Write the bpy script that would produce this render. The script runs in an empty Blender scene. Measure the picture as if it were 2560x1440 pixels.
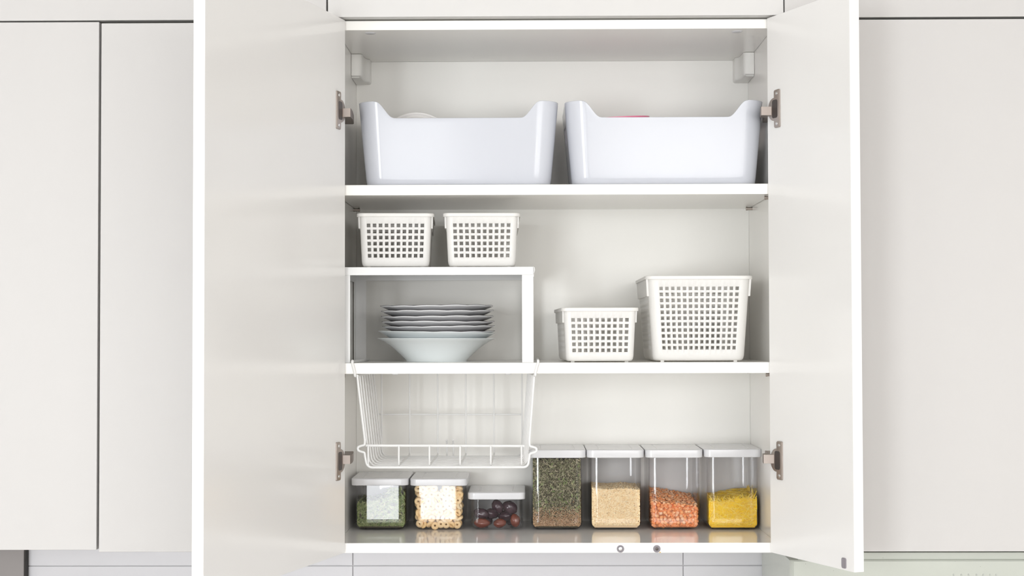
import bpy, bmesh, math, random
import numpy as np
from mathutils import Vector, Matrix, Euler

R = math.radians
PI = math.pi
rng = np.random.default_rng(7)
random.seed(7)
sc = bpy.context.scene
COL = sc.collection

# ------------------------------------------------------------------ camera
cam_d = bpy.data.cameras.new('camera')
cam_d.sensor_width = 36.0
cam_d.lens = 56.25
cam_d.clip_start = 0.05
cam = bpy.data.objects.new('camera', cam_d)
COL.objects.link(cam)
cam.location = (0.0, -2.732, 1.75)
cam.rotation_euler = (Matrix.Rotation(R(0.6446), 3, 'Z') @ Matrix.Rotation(R(91.6897), 3, 'X') @ Matrix.Rotation(R(-0.14), 3, 'Z')).to_euler()
sc.camera = cam

# ------------------------------------------------------------------ light and exposure
sc.view_settings.view_transform = 'Standard'
sc.view_settings.look = 'None'
sc.view_settings.gamma = 1.0
sc.view_settings.use_curve_mapping = False
sc.view_settings.exposure = 0.05
world = bpy.data.worlds.new('overcast_sky')
sc.world = world
world.use_nodes = True
world.node_tree.nodes['Background'].inputs[0].default_value = (0.93, 0.97, 1.0, 1)
world.node_tree.nodes['Background'].inputs[1].default_value = 1.0
sc.cycles.max_bounces = 12
sc.cycles.diffuse_bounces = 6
sc.cycles.glossy_bounces = 4
sc.cycles.transparent_max_bounces = 24
sc.cycles.use_denoising = True
sc.cycles.caustics_reflective = False
sc.cycles.caustics_refractive = False


def area_light(name, loc, rot, sx, sy, radiance, col):
    d = bpy.data.lights.new(name, 'AREA')
    d.shape = 'RECTANGLE'
    d.size, d.size_y = sx, sy
    d.energy = radiance * PI * sx * sy
    d.color = col
    o = bpy.data.objects.new(name, d)
    o.location = loc
    o.rotation_euler = rot
    COL.objects.link(o)
    return o


# daylight through the two left windows of the rear wall, plus two added fills
area_light('daylight_rear_left_window', (-1.75, -5.13, 1.60), (R(90), 0, 0), 1.1, 1.4, 20.0, (0.95, 0.98, 1.0))
area_light('daylight_rear_casement', (-0.61, -5.13, 1.35), (R(90), 0, 0), 0.50, 1.3, 10.0, (0.96, 0.98, 1.0))
area_light('fill_rear_right', (1.42, -5.13, 1.96), (R(90), 0, 0), 2.2, 1.4, 8.6, (1.0, 0.985, 0.965))  # added fill behind the camera, brightens the right side and left door
area_light('ceiling_fill_light', (0.3, -2.9, 2.70), (0, 0, 0), 1.2, 1.2, 1.5, (1.0, 0.98, 0.95))  # added overhead fill, no lamp known here

# ------------------------------------------------------------------ materials


def mat(name, col, rough=0.4, metal=0.0, spec=0.5, noise=0.0, nscale=8.0, bump=0.0, bscale=200.0, coat=0.0):
    m = bpy.data.materials.new(name)
    m.use_nodes = True
    nt = m.node_tree
    b = nt.nodes['Principled BSDF']
    b.inputs['Base Color'].default_value = (*col, 1)
    b.inputs['Roughness'].default_value = rough
    b.inputs['Metallic'].default_value = metal
    b.inputs['Specular IOR Level'].default_value = spec
    if coat:
        b.inputs['Coat Weight'].default_value = coat
        b.inputs['Coat Roughness'].default_value = 0.06
    tc = nt.nodes.new('ShaderNodeTexCoord')
    if noise:
        n = nt.nodes.new('ShaderNodeTexNoise')
        n.inputs['Scale'].default_value = nscale
        n.inputs['Detail'].default_value = 3
        nt.links.new(tc.outputs['Object'], n.inputs['Vector'])
        mx = nt.nodes.new('ShaderNodeMix')
        mx.data_type = 'RGBA'
        mx.inputs[6].default_value = (*[c * (1 - noise) for c in col], 1)
        mx.inputs[7].default_value = (*[min(1, c * (1 + noise)) for c in col], 1)
        nt.links.new(n.outputs['Fac'], mx.inputs[0])
        nt.links.new(mx.outputs[2], b.inputs['Base Color'])
    if bump:
        n2 = nt.nodes.new('ShaderNodeTexNoise')
        n2.inputs['Scale'].default_value = bscale
        nt.links.new(tc.outputs['Object'], n2.inputs['Vector'])
        bp = nt.nodes.new('ShaderNodeBump')
        bp.inputs['Strength'].default_value = bump
        bp.inputs['Distance'].default_value = 0.001
        nt.links.new(n2.outputs['Fac'], bp.inputs['Height'])
        nt.links.new(bp.outputs['Normal'], b.inputs['Normal'])
    return m


def island_mat(name, cols, rough=0.5, per_object=False, spec=0.4, noise=0.0):
    m = bpy.data.materials.new(name)
    m.use_nodes = True
    nt = m.node_tree
    b = nt.nodes['Principled BSDF']
    b.inputs['Roughness'].default_value = rough
    b.inputs['Specular IOR Level'].default_value = spec
    ramp = nt.nodes.new('ShaderNodeValToRGB')
    ramp.color_ramp.interpolation = 'LINEAR'
    els = ramp.color_ramp.elements
    while len(els) < len(cols):
        els.new(0.5)
    for i, c in enumerate(cols):
        els[i].position = i / (len(cols) - 1)
        els[i].color = (*c, 1)
    if per_object:
        g = nt.nodes.new('ShaderNodeObjectInfo')
        nt.links.new(g.outputs['Random'], ramp.inputs[0])
    else:
        g = nt.nodes.new('ShaderNodeNewGeometry')
        nt.links.new(g.outputs['Random Per Island'], ramp.inputs[0])
    out = ramp.outputs[0]
    if noise:
        tc = nt.nodes.new('ShaderNodeTexCoord')
        n = nt.nodes.new('ShaderNodeTexNoise')
        n.inputs['Scale'].default_value = 350
        nt.links.new(tc.outputs['Object'], n.inputs['Vector'])
        mx = nt.nodes.new('ShaderNodeMix')
        mx.data_type = 'RGBA'
        mx.blend_type = 'MULTIPLY'
        mx.inputs[0].default_value = noise
        nt.links.new(out, mx.inputs[6])
        nt.links.new(n.outputs['Fac'], mx.inputs[7])
        out = mx.outputs[2]
    nt.links.new(out, b.inputs['Base Color'])
    return m


def clear_plastic(name, tint=(0.985, 0.985, 0.99)):
    m = bpy.data.materials.new(name)
    m.use_nodes = True
    nt = m.node_tree
    nt.nodes.remove(nt.nodes['Principled BSDF'])
    out = nt.nodes['Material Output']
    fr = nt.nodes.new('ShaderNodeFresnel')
    gm = nt.nodes.new('ShaderNodeNewGeometry')      # same reflectance from both sides of the thin wall
    mr = nt.nodes.new('ShaderNodeMapRange')
    mr.inputs['To Min'].default_value = 1.5
    mr.inputs['To Max'].default_value = 1 / 1.5
    nt.links.new(gm.outputs['Backfacing'], mr.inputs['Value'])
    nt.links.new(mr.outputs['Result'], fr.inputs['IOR'])
    lw = nt.nodes.new('ShaderNodeLayerWeight')
    lw.inputs['Blend'].default_value = 0.25
    ramp = nt.nodes.new('ShaderNodeValToRGB')
    ramp.color_ramp.elements[0].color = (*tint, 1)
    ramp.color_ramp.elements[0].position = 0.35
    ramp.color_ramp.elements[1].color = (0.80, 0.77, 0.76, 1)
    tr = nt.nodes.new('ShaderNodeBsdfTransparent')
    gl = nt.nodes.new('ShaderNodeBsdfGlossy')
    gl.inputs['Roughness'].default_value = 0.02
    mx = nt.nodes.new('ShaderNodeMixShader')
    nt.links.new(lw.outputs['Facing'], ramp.inputs[0])
    nt.links.new(ramp.outputs[0], tr.inputs['Color'])
    nt.links.new(fr.outputs[0], mx.inputs[0])
    nt.links.new(tr.outputs[0], mx.inputs[1])
    nt.links.new(gl.outputs[0], mx.inputs[2])
    nt.links.new(mx.outputs[0], out.inputs['Surface'])
    return m


M = {}
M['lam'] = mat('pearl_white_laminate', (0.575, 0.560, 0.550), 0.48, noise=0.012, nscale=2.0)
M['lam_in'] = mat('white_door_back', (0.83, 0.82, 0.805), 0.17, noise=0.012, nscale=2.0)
M['lam_c'] = mat('lit_white_laminate', (0.63, 0.619, 0.608), 0.42, noise=0.012, nscale=2.0)  # paler copy of the laminate; brighter light on the centre door put into colour
M['inner'] = mat('white_melamine', (0.88, 0.865, 0.833), 0.22, noise=0.01, nscale=3.0)
M['backp'] = mat('white_back_panel', (0.81, 0.798, 0.765), 0.45, noise=0.01, nscale=3.0)
M['gloss'] = mat('glossy_white_base_panel', (0.90, 0.89, 0.88), 0.09, noise=0.01, nscale=3.0)
M['dark'] = mat('edge_shade_dark', (0.03, 0.027, 0.025), 0.8)  # shade on the side of the grey wall panel, as colour
M['wall'] = mat('white_wall_paint', (0.82, 0.81, 0.80), 0.85, noise=0.02, nscale=3.0, bump=0.1)
M['far'] = mat('taupe_rear_wall', (0.34, 0.33, 0.32), 0.85, noise=0.03, nscale=3.0)
M['floor'] = mat('pale_floor', (0.55, 0.53, 0.50), 0.5, noise=0.05, nscale=4.0)
M['tile'] = mat('pale_grey_glazed_tile', (0.64, 0.637, 0.665), 0.12, noise=0.015, nscale=6.0)
M['grout'] = mat('grey_grout', (0.60, 0.59, 0.60), 0.9)
M['pier'] = mat('grey_beige_panel', (0.25, 0.23, 0.225), 0.5, noise=0.05, nscale=5.0)
M['nickel'] = mat('nickel_plated_steel', (0.50, 0.44, 0.40), 0.42, metal=1.0, noise=0.05, nscale=60)
M['arm'] = mat('satin_hinge_arm_steel', (0.30, 0.26, 0.235), 0.5, metal=1.0, noise=0.05, nscale=60)
M['screw'] = mat('bright_zinc_screw', (0.80, 0.79, 0.78), 0.25, metal=1.0)
M['darkm'] = mat('dark_hinge_steel', (0.10, 0.085, 0.08), 0.35, metal=0.6)
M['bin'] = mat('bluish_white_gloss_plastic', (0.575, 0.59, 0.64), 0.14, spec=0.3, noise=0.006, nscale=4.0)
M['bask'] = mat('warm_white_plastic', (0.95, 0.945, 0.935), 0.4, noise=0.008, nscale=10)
_b = M['bask'].node_tree
_tl = _b.nodes.new('ShaderNodeBsdfTranslucent')          # thin plastic lets some light through
_tl.inputs['Color'].default_value = (0.93, 0.91, 0.87, 1)
_ms = _b.nodes.new('ShaderNodeMixShader')
_ms.inputs[0].default_value = 0.36
_b.links.new(_b.nodes['Principled BSDF'].outputs[0], _ms.inputs[1])
_b.links.new(_tl.outputs[0], _ms.inputs[2])
_b.links.new(_ms.outputs[0], _b.nodes['Material Output'].inputs['Surface'])
M['steel_w'] = mat('white_powder_coated_steel', (0.74, 0.74, 0.735), 0.3, noise=0.006, nscale=12)
M['wire'] = mat('white_coated_wire', (0.76, 0.76, 0.755), 0.3, noise=0.01, nscale=20)
M['porc'] = mat('pale_grey_white_porcelain', (0.74, 0.78, 0.79), 0.08, noise=0.01, nscale=10, coat=0.3)
M['porc2'] = mat('cool_grey_white_porcelain', (0.80, 0.81, 0.83), 0.10, noise=0.01, nscale=10, coat=0.3)
M['rim'] = mat('dark_rim_line', (0.09, 0.075, 0.08), 0.4)
M['lid'] = mat('white_lid_plastic', (0.68, 0.68, 0.70), 0.16, noise=0.008, nscale=12)
M['clear'] = clear_plastic('clear_plastic')
M['bracket'] = mat('cream_white_cover_plastic', (0.80, 0.79, 0.76), 0.35, noise=0.01, nscale=20)
M['rubber'] = mat('grey_rubber', (0.27, 0.25, 0.27), 0.55)
M['hood'] = mat('pale_green_grey_enamel', (0.53, 0.55, 0.50), 0.22, noise=0.06, nscale=9)
_h = M['hood'].node_tree                                # fine dark specks in the enamel
_v = _h.nodes.new('ShaderNodeTexVoronoi')
_v.inputs['Scale'].default_value = 80
_tc = _h.nodes.new('ShaderNodeTexCoord')
_h.links.new(_tc.outputs['Object'], _v.inputs['Vector'])
_rp = _h.nodes.new('ShaderNodeValToRGB')
_rp.color_ramp.elements[0].color = (0.35, 0.33, 0.28, 1)
_rp.color_ramp.elements[0].position = 0.028
_rp.color_ramp.elements[1].color = (1, 1, 1, 1)
_rp.color_ramp.elements[1].position = 0.045
_mm = _h.nodes.new('ShaderNodeMix')
_mm.data_type = 'RGBA'
_mm.blend_type = 'MULTIPLY'
_mm.inputs[0].default_value = 1.0
_pb = _h.nodes['Principled BSDF']
_src = _pb.inputs['Base Color'].links[0].from_socket
_h.links.new(_src, _mm.inputs[6])
_h.links.new(_v.outputs['Distance'], _rp.inputs[0])
_h.links.new(_rp.outputs[0], _mm.inputs[7])
_h.links.new(_mm.outputs[2], _pb.inputs['Base Color'])
M['button'] = mat('grey_button', (0.44, 0.455, 0.42), 0.4)
M['dish'] = mat('matte_white_dish', (0.80, 0.78, 0.76), 0.4, noise=0.01)
M['pink'] = mat('pink_plastic', (0.85, 0.22, 0.36), 0.35, noise=0.03)
M['cereal'] = island_mat('toasted_oat', [(0.93, 0.66, 0.34), (0.95, 0.72, 0.42), (0.92, 0.62, 0.28), (0.95, 0.76, 0.48)], 0.65, per_object=True, noise=0.15)
M['pea'] = island_mat('orange_split_pea', [(0.95, 0.34, 0.10), (0.97, 0.46, 0.20), (0.95, 0.56, 0.32), (0.93, 0.30, 0.08), (0.96, 0.64, 0.42)], 0.5, per_object=True, noise=0.1)
M['pea_s'] = island_mat('orange_split_pea_fill', [(0.86, 0.26, 0.08), (0.92, 0.36, 0.14), (0.92, 0.44, 0.24)], 0.55, noise=0.1)
M['rice'] = island_mat('pale_rice_grain', [(0.90, 0.68, 0.40), (0.94, 0.78, 0.50), (0.95, 0.82, 0.58), (0.80, 0.56, 0.28), (0.94, 0.76, 0.48)], 0.5)
M['noodle'] = island_mat('yellow_noodle', [(0.93, 0.58, 0.02), (0.97, 0.72, 0.05), (0.90, 0.62, 0.10), (0.98, 0.80, 0.22)], 0.45)
M['herb'] = island_mat('dried_green_herb', [(0.09, 0.085, 0.045), (0.20, 0.19, 0.095), (0.42, 0.39, 0.26), (0.14, 0.155, 0.07), (0.54, 0.46, 0.32), (0.11, 0.10, 0.055), (0.28, 0.29, 0.14)], 0.7)
M['herb2'] = island_mat('green_tea_leaf', [(0.12, 0.17, 0.05), (0.22, 0.28, 0.10), (0.34, 0.38, 0.18), (0.16, 0.22, 0.07), (0.42, 0.40, 0.22)], 0.7)
M['crumb'] = island_mat('brown_herb_crumb', [(0.30, 0.16, 0.08), (0.52, 0.30, 0.16), (0.66, 0.48, 0.30), (0.22, 0.15, 0.07), (0.46, 0.25, 0.13), (0.72, 0.56, 0.38)], 0.75)
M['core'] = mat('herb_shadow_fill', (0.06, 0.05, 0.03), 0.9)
M['date'] = mat('dark_purple_date', (0.045, 0.022, 0.030), 0.18, noise=0.5, nscale=60, bump=0.8, bscale=120)
M['date2'] = mat('red_brown_date', (0.16, 0.035, 0.018), 0.16, noise=0.5, nscale=60, bump=0.8, bscale=120)
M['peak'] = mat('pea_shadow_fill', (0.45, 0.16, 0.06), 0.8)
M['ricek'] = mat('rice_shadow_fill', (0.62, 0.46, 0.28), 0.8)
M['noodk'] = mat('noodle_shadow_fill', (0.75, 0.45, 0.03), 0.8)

# ------------------------------------------------------------------ mesh helpers
OFF = {}


class MB:
    def __init__(self):
        self.v, self.f, self.mi, self.bev = [], [], [], False

    def add(self, vs, fs, mi=0):
        n = len(self.v)
        self.v += [tuple(p) for p in vs]
        self.f += [tuple(i + n for i in q) for q in fs]
        self.mi += [mi] * len(fs)
        return self

    def box(self, x0, x1, y0, y1, z0, z1, bev=0.0, seg=2, mi=0):
        bm = bmesh.new()
        bmesh.ops.create_cube(bm, size=1.0)
        for v in bm.verts:
            v.co = Vector(((x0 + x1) / 2 + v.co.x * (x1 - x0), (y0 + y1) / 2 + v.co.y * (y1 - y0), (z0 + z1) / 2 + v.co.z * (z1 - z0)))
        if bev:
            self.bev = True
            bmesh.ops.bevel(bm, geom=list(bm.edges), offset=bev, segments=seg, profile=0.5, affect='EDGES')
        return self.from_bm(bm, mi)

    def from_bm(self, bm, mi=0):
        bm.verts.index_update()
        self.add([v.co[:] for v in bm.verts], [[v.index for v in f.verts] for f in bm.faces], mi)
        bm.free()
        return self

    def loft(self, rings, cap0=True, cap1=True, mi=0, closed=True):
        n = len(rings[0])
        vs = [p for r in rings for p in r]
        fs = []
        for i in range(len(rings) - 1):
            for j in range(n if closed else n - 1):
                k = (j + 1) % n
                fs.append((i * n + j, i * n + k, (i + 1) * n + k, (i + 1) * n + j))
        if cap0:
            fs.append(tuple(range(n - 1, -1, -1)))
        if cap1:
            fs.append(tuple((len(rings) - 1) * n + j for j in range(n)))
        return self.add(vs, fs, mi)

    def tube(self, path, r, n=8, closed=False, mi=0):
        P = [Vector(p) for p in path]
        m = len(P)
        rings = []
        T0 = (P[1] - P[0]).normalized()
        up = Vector((0, 0, 1)) if abs(T0.z) < 0.9 else Vector((1, 0, 0))
        nrm = T0.cross(up).normalized()
        for i in range(m):
            if closed:
                t = (P[(i + 1) % m] - P[i - 1]).normalized()
            elif i == 0:
                t = T0
            elif i == m - 1:
                t = (P[-1] - P[-2]).normalized()
            else:
                t = ((P[i + 1] - P[i]).normalized() + (P[i] - P[i - 1]).normalized())
                t = t.normalized() if t.length > 1e-6 else (P[i] - P[i - 1]).normalized()
            nrm = (nrm - t * nrm.dot(t)).normalized()
            b = t.cross(nrm)
            rings.append([P[i] + (nrm * math.cos(a) + b * math.sin(a)) * r for a in [2 * PI * k / n for k in range(n)]])
        if closed:
            rings.append(rings[0])
            return self.loft(rings, False, False, mi)
        return self.loft(rings, True, True, mi)

    def lathe(self, prof, n=48, wob=None, mi=0, axis='z', c=(0, 0, 0)):
        rings = []
        for (r, z) in prof:
            ring = []
            for k in range(n):
                a = 2 * PI * k / n
                rr, zz = (r, z) if wob is None else wob(r, z, a)
                p = (rr * math.cos(a), rr * math.sin(a), zz)
                if axis == 'y':
                    p = (p[0], p[2], -p[1])
                if axis == 'x':
                    p = (p[2], p[0], p[1])
                ring.append((p[0] + c[0], p[1] + c[1], p[2] + c[2]))
            rings.append(ring)
        return self.loft(rings, prof[0][0] > 1e-5, prof[-1][0] > 1e-5, mi)

    def prism(self, poly, z0, z1, mi=0):
        return self.loft([[(x, y, z0) for x, y in poly], [(x, y, z1) for x, y in poly]], mi=mi)

    def build(self, name, mats, parent=None, sharp=35, fixed=None, xf=None):
        vs = np.array(self.v, float)
        if xf is not None:
            A = np.array(xf)
            vs = vs @ A[:3, :3].T + A[:3, 3]
        c = (vs.min(0) + vs.max(0)) / 2 if fixed is None else np.array(fixed, float)
        me = bpy.data.meshes.new(name)
        me.from_pydata((vs - c).tolist(), [], self.f)
        for m in (mats if isinstance(mats, (list, tuple)) else [mats]):
            me.materials.append(m)
        if any(self.mi):
            me.polygons.foreach_set('material_index', self.mi)
        bm = bmesh.new()
        bm.from_mesh(me)
        bmesh.ops.recalc_face_normals(bm, faces=bm.faces)
        bm.to_mesh(me)
        bm.free()
        me.polygons.foreach_set('use_smooth', [True] * len(me.polygons))
        me.set_sharp_from_angle(angle=R(sharp))
        me.update()
        o = bpy.data.objects.new(name, me)
        COL.objects.link(o)
        base = np.zeros(3)
        if parent is not None:
            o.parent = parent
            base = OFF[parent.name]
        o.location = c - base
        OFF[o.name] = c
        if self.bev:
            flat_normals(o)
        return o


def flat_normals(o):
    w = o.modifiers.new('normals', 'WEIGHTED_NORMAL')
    w.keep_sharp = True
    w.weight = 80
    return o


def thing(name, label, cat, loc=(0, 0, 0), group=None, local=False):
    o = bpy.data.objects.new(name, None)
    o.empty_display_size = 0.02
    COL.objects.link(o)
    o.location = loc
    OFF[o.name] = np.zeros(3) if local else np.array(loc, float)
    tag(o, label, cat, group)
    return o


def tag(o, label=None, cat=None, group=None, kind=None):
    if label:
        o['label'] = label
    if cat:
        o['category'] = cat
    if group:
        o['group'] = group
    if kind:
        o['kind'] = kind
    return o


def struct(o):
    o['kind'] = 'structure'
    return o


def dup(root):
    r = root.copy()
    COL.objects.link(r)
    for ch in list(root.children):
        c = ch.copy()
        COL.objects.link(c)
        c.parent = r
        for g in ch.children:
            d = g.copy()
            COL.objects.link(d)
            d.parent = c
    return r


def rrect(a, b, r, n=6, cx=0.0, cy=0.0, sup=0.0):
    pts = []
    for (sx, sy, a0) in ((1, 1, 0), (-1, 1, 90), (-1, -1, 180), (1, -1, 270)):
        for k in range(n + 1):
            t = R(a0 + 90.0 * k / n)
            q = (cx + sx * (a - r) + r * math.cos(t), cy + sy * (b - r) + r * math.sin(t))
            if sup and k == 0:
                pts.append((q[0] + sup * math.sin(t), q[1] - sup * math.cos(t)))
            pts.append(q)
            if sup and k == n:
                pts.append((q[0] - sup * math.sin(t), q[1] + sup * math.cos(t)))
    return pts


def fillet(path, rad, seg=5):
    P = [Vector(p) for p in path]
    out = [P[0]]
    for i in range(1, len(P) - 1):
        a, b, c = P[i - 1], P[i], P[i + 1]
        u, w = (a - b), (c - b)
        r = min(rad, u.length * 0.49, w.length * 0.49)
        p0, p1 = b + u.normalized() * r, b + w.normalized() * r
        for k in range(seg + 1):
            t = k / seg
            out.append(p0 * (1 - t) ** 2 + b * 2 * t * (1 - t) + p1 * t * t)
    out.append(P[-1])
    return out


# ------------------------------------------------------------------ setting
XL, XR = -0.332, 0.418          # inner faces of the open cabinet
ZB0, ZB1 = 1.380, 1.3968        # its base panel
ZT0, ZT1 = 2.2745, 2.2905       # its top panel
BK = 0.3205                     # its back panel
ROOM = (-2.6, 2.6, -5.0, 0.345)


def wall_with_hole(name, axis, pos, th, a0, a1, holes, zh=2.75):
    """wall in the plane axis=pos; holes: list of (b0,b1,z0,z1) sorted along the wall"""
    m = MB()

    def blk(p0, p1, z0, z1):
        if p1 - p0 < 1e-4 or z1 - z0 < 1e-4:
            return
        if axis == 'x':
            m.box(min(pos, pos + th), max(pos, pos + th), p0, p1, z0, z1)
        else:
            m.box(p0, p1, min(pos, pos + th), max(pos, pos + th), z0, z1)
    cur = a0
    for (b0, b1, z0, z1) in holes:
        blk(cur, b0, 0, zh)
        blk(b0, b1, 0, z0)
        blk(b0, b1, z1, zh)
        cur = b1
    blk(cur, a1, 0, zh)
    return struct(m.build(name, M['far'] if name == 'wall_rear' else M['wall']))


wb = struct(MB().box(ROOM[0], ROOM[1], 0.345, 0.445, 0, 2.75).build('wall_back', M['grout']))
for (z0, z1) in ((1.0095, 1.3095), (1.3095, 1.6095)):
    for (x0, x1) in ((-0.972, -0.3405), (-0.3405, 0.291), (0.291, 0.9225), (0.9225, 1.554)):
        MB().box(x0 + 0.0008, x1 - 0.0008, 0.3410, 0.3449, z0 + 0.0008, z1 - 0.0008, 0.0005, 1).build('tile', M['tile'], wb)
struct(MB().box(ROOM[0], ROOM[1], ROOM[2], 0.445, -0.1, 0).build('floor', M['floor']))
struct(MB().box(ROOM[0], ROOM[1], ROOM[2], 0.445, 2.75, 2.85).build('ceiling', M['wall']))
wall_with_hole('wall_left', 'x', -2.6, -0.1, ROOM[2], 0.445, [])
wall_with_hole('wall_right', 'x', 2.6, 0.1, ROOM[2], 0.445, [])
wall_with_hole('wall_rear', 'y', -5.0, -0.1, -2.7, 2.7, [(-2.3, -1.2, 0.9, 2.3), (-0.86, -0.36, 0.69, 2.0), (0.3, 2.5, 1.25, 2.66)])


def window_frame(name, axis, pos, b0, b1, z0, z1, bars, glare_bar=None):
    m = MB()
    w = 0.035

    def bar(p0, p1, q0, q1):
        if axis == 'x':
            m.box(pos - 0.02, pos + 0.02, p0, p1, q0, q1, 0.004, 1)
        else:
            m.box(p0, p1, pos - 0.02, pos + 0.02, q0, q1, 0.004, 1)
    bar(b0, b1, z0, z0 + 0.02)
    bar(b0, b1, z1 - 0.02, z1)
    bar(b0, b0 + 0.02, z0, z1)
    bar(b1 - 0.02, b1, z0, z1)
    for c in bars:
        bar(c - w, c + w, z0, z1)
    if glare_bar:  # unseen cross bar added to block a reflection band on the jars
        bar(b0, b1, glare_bar - 0.08, glare_bar + 0.08)
    return struct(m.build(name, M['steel_w']))


window_frame('window_1', 'y', -5.05, -2.3, -1.2, 0.9, 2.3, [])
window_frame('window_2', 'y', -5.05, -0.86, -0.36, 0.69, 2.0, [-0.613])
window_frame('fill_window', 'y', -5.05, 0.3, 2.5, 1.25, 2.66, [1.40], 2.015)  # unseen frame added for the right-hand fill light behind it

# grey panel on the wall at the lower left, the shade on its side painted as a dark strip
pier = struct(MB().box(-1.6, -0.9665, 0.322, 0.3449, 0.9, 1.3785, 0.001, 1).build('trim_1', M['pier']))
MB().box(-0.9665, -0.9632, 0.324, 0.3449, 0.9, 1.3785).build('edge_shade', M['dark'], pier)


# ------------------------------------------------------------------ closed neighbours of the open cabinet
def closed_cabinet(name, label, x0, x1, z0, z1, doors, body=(0.0, 0.337), front='lam'):
    t = thing(name, label, 'cabinet', ((x0 + x1) / 2, 0.17, z0))
    m = MB()
    th = 0.016
    m.box(x0, x0 + th, body[0], body[1], z0, z1)
    m.box(x1 - th, x1, body[0], body[1], z0, z1)
    m.box(x0 + th, x1 - th, body[0], body[1], z0, z0 + th)
    m.box(x0 + th, x1 - th, body[0], body[1], z1 - th, z1)
    m.box(x0 + th, x1 - th, body[1] - 0.006, body[1], z0 + th, z1 - th)
    m.build('carcass', M['inner'], t)
    for (a, b, c, d) in doors:
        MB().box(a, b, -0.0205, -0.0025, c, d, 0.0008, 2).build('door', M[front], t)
    return t


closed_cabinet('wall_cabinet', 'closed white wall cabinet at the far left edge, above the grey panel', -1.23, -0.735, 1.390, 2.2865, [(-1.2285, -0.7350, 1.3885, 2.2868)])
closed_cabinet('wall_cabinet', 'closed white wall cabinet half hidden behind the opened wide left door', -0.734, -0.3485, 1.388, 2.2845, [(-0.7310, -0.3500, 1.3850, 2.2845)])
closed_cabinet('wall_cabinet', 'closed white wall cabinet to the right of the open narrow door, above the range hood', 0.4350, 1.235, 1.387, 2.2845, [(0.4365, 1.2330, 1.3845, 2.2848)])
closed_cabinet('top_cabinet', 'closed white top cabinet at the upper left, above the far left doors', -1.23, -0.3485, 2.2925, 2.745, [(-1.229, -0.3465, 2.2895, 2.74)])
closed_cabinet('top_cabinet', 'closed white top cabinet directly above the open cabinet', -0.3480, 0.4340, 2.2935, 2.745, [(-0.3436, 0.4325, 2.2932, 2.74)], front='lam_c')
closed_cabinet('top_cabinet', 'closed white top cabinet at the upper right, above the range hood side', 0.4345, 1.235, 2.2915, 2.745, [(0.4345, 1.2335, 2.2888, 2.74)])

# ------------------------------------------------------------------ the open cabinet
cab = thing('wall_cabinet', 'open white wall cabinet with two shelves and both doors swung wide', 'cabinet', (0.043, 0.16, ZB0))
MB().box(XL - 0.016, XL, 0, 0.337, ZB0, ZT1, 0.0005, 1).build('side_panel', M['inner'], cab)
MB().box(XR, XR + 0.016, 0, 0.337, ZB0, ZT1, 0.0005, 1).build('side_panel', M['inner'], cab)
top_p = MB().box(XL + 0.0003, XR - 0.0003, 0, 0.337, ZT0, ZT1, 0.0005, 1).build('top_panel', M['inner'], cab)
bot_p = MB().box(XL + 0.0003, XR - 0.0003, 0, 0.337, ZB0, ZB1, 0.0005, 1).build('base_panel', M['gloss'], cab)
MB().box(XL + 0.0002, XR - 0.0002, BK, BK + 0.006, ZB1 + 0.0002, ZT0 - 0.0002).build('back_panel', M['backp'], cab)
sh1 = MB().box(XL + 0.0012, XR - 0.0012, 0.0, BK - 0.0005, 1.9900, 2.0078, 0.0006, 1).build('shelf', M['inner'], cab)
sh2 = MB().box(XL + 0.0012, XR - 0.0012, 0.0, BK - 0.0005, 1.6845, 1.7030, 0.0006, 1).build('shelf', M['inner'], cab)
for z, par in ((1.9900, sh1), (1.6845, sh2)):
    for y in (0.035, 0.272):
        for s, xw in ((1, XL), (-1, XR)):
            m = MB()
            m.lathe([(0.0, 0.0), (0.0028, 0.0), (0.0028, 0.009), (0.0034, 0.009), (0.0034, 0.012), (0, 0.012)], 14, axis='x')
            vs = [(xw + s * p[0], y + p[1], z - 0.0036 + p[2]) for p in m.v]
            m.v = vs
            m.build('shelf_pin', M['nickel'], par)
for x, y in ((-0.2757, 0.027), (0.3593, 0.028)):
    m = MB().lathe([(0.0, 0.0008), (0.0085, 0.0008), (0.0098, 0.0), (0.0098, -0.001)], 28, c=(0, 0, 0))
    m.v = [(x + p[0], y + p[1], ZT0 - p[2] * 1.0 - 0.0002) for p in m.v]
    m.build('screw_cap', M['lid'], top_p)
for x in (-0.232, -0.038):
    m = MB().lathe([(0.0, 0.0018), (0.005, 0.0018), (0.006, 0.0006), (0.006, 0.0)], 20)
    m.v = [(x + p[0], 0.02 + p[1], 1.6845 - p[2]) for p in m.v]
    m.build('screw_cap', M['lid'], sh2)
for s, xw in ((1, XL), (-1, XR)):
    poly = [(0.0006, 0.230), (0.0165, 0.230), (0.0195, 0.2325), (0.0205, 0.237), (0.0207, 0.262), (0.0215, 0.275), (0.0245, 0.286), (0.0285, 0.2895), (0.0290, 0.292), (0.0290, 0.3203), (0.0006, 0.3203)]
    poly = [(xw + s * a, b) for a, b in poly]
    rings = []
    for z, k in ((2.2305, 0.86), (2.2315, 0.95), (2.234, 1.0), (2.2735, 1.0), (2.2742, 0.985)):
        cx, cy = xw, 0.3203
        rings.append([(cx + (x - cx) * k, cy + (y - cy) * (k if k > 0.9 else 0.95), z) for x, y in poly])
    MB().loft(rings).build('bracket_cover', M['bracket'], cab, sharp=50)
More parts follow.
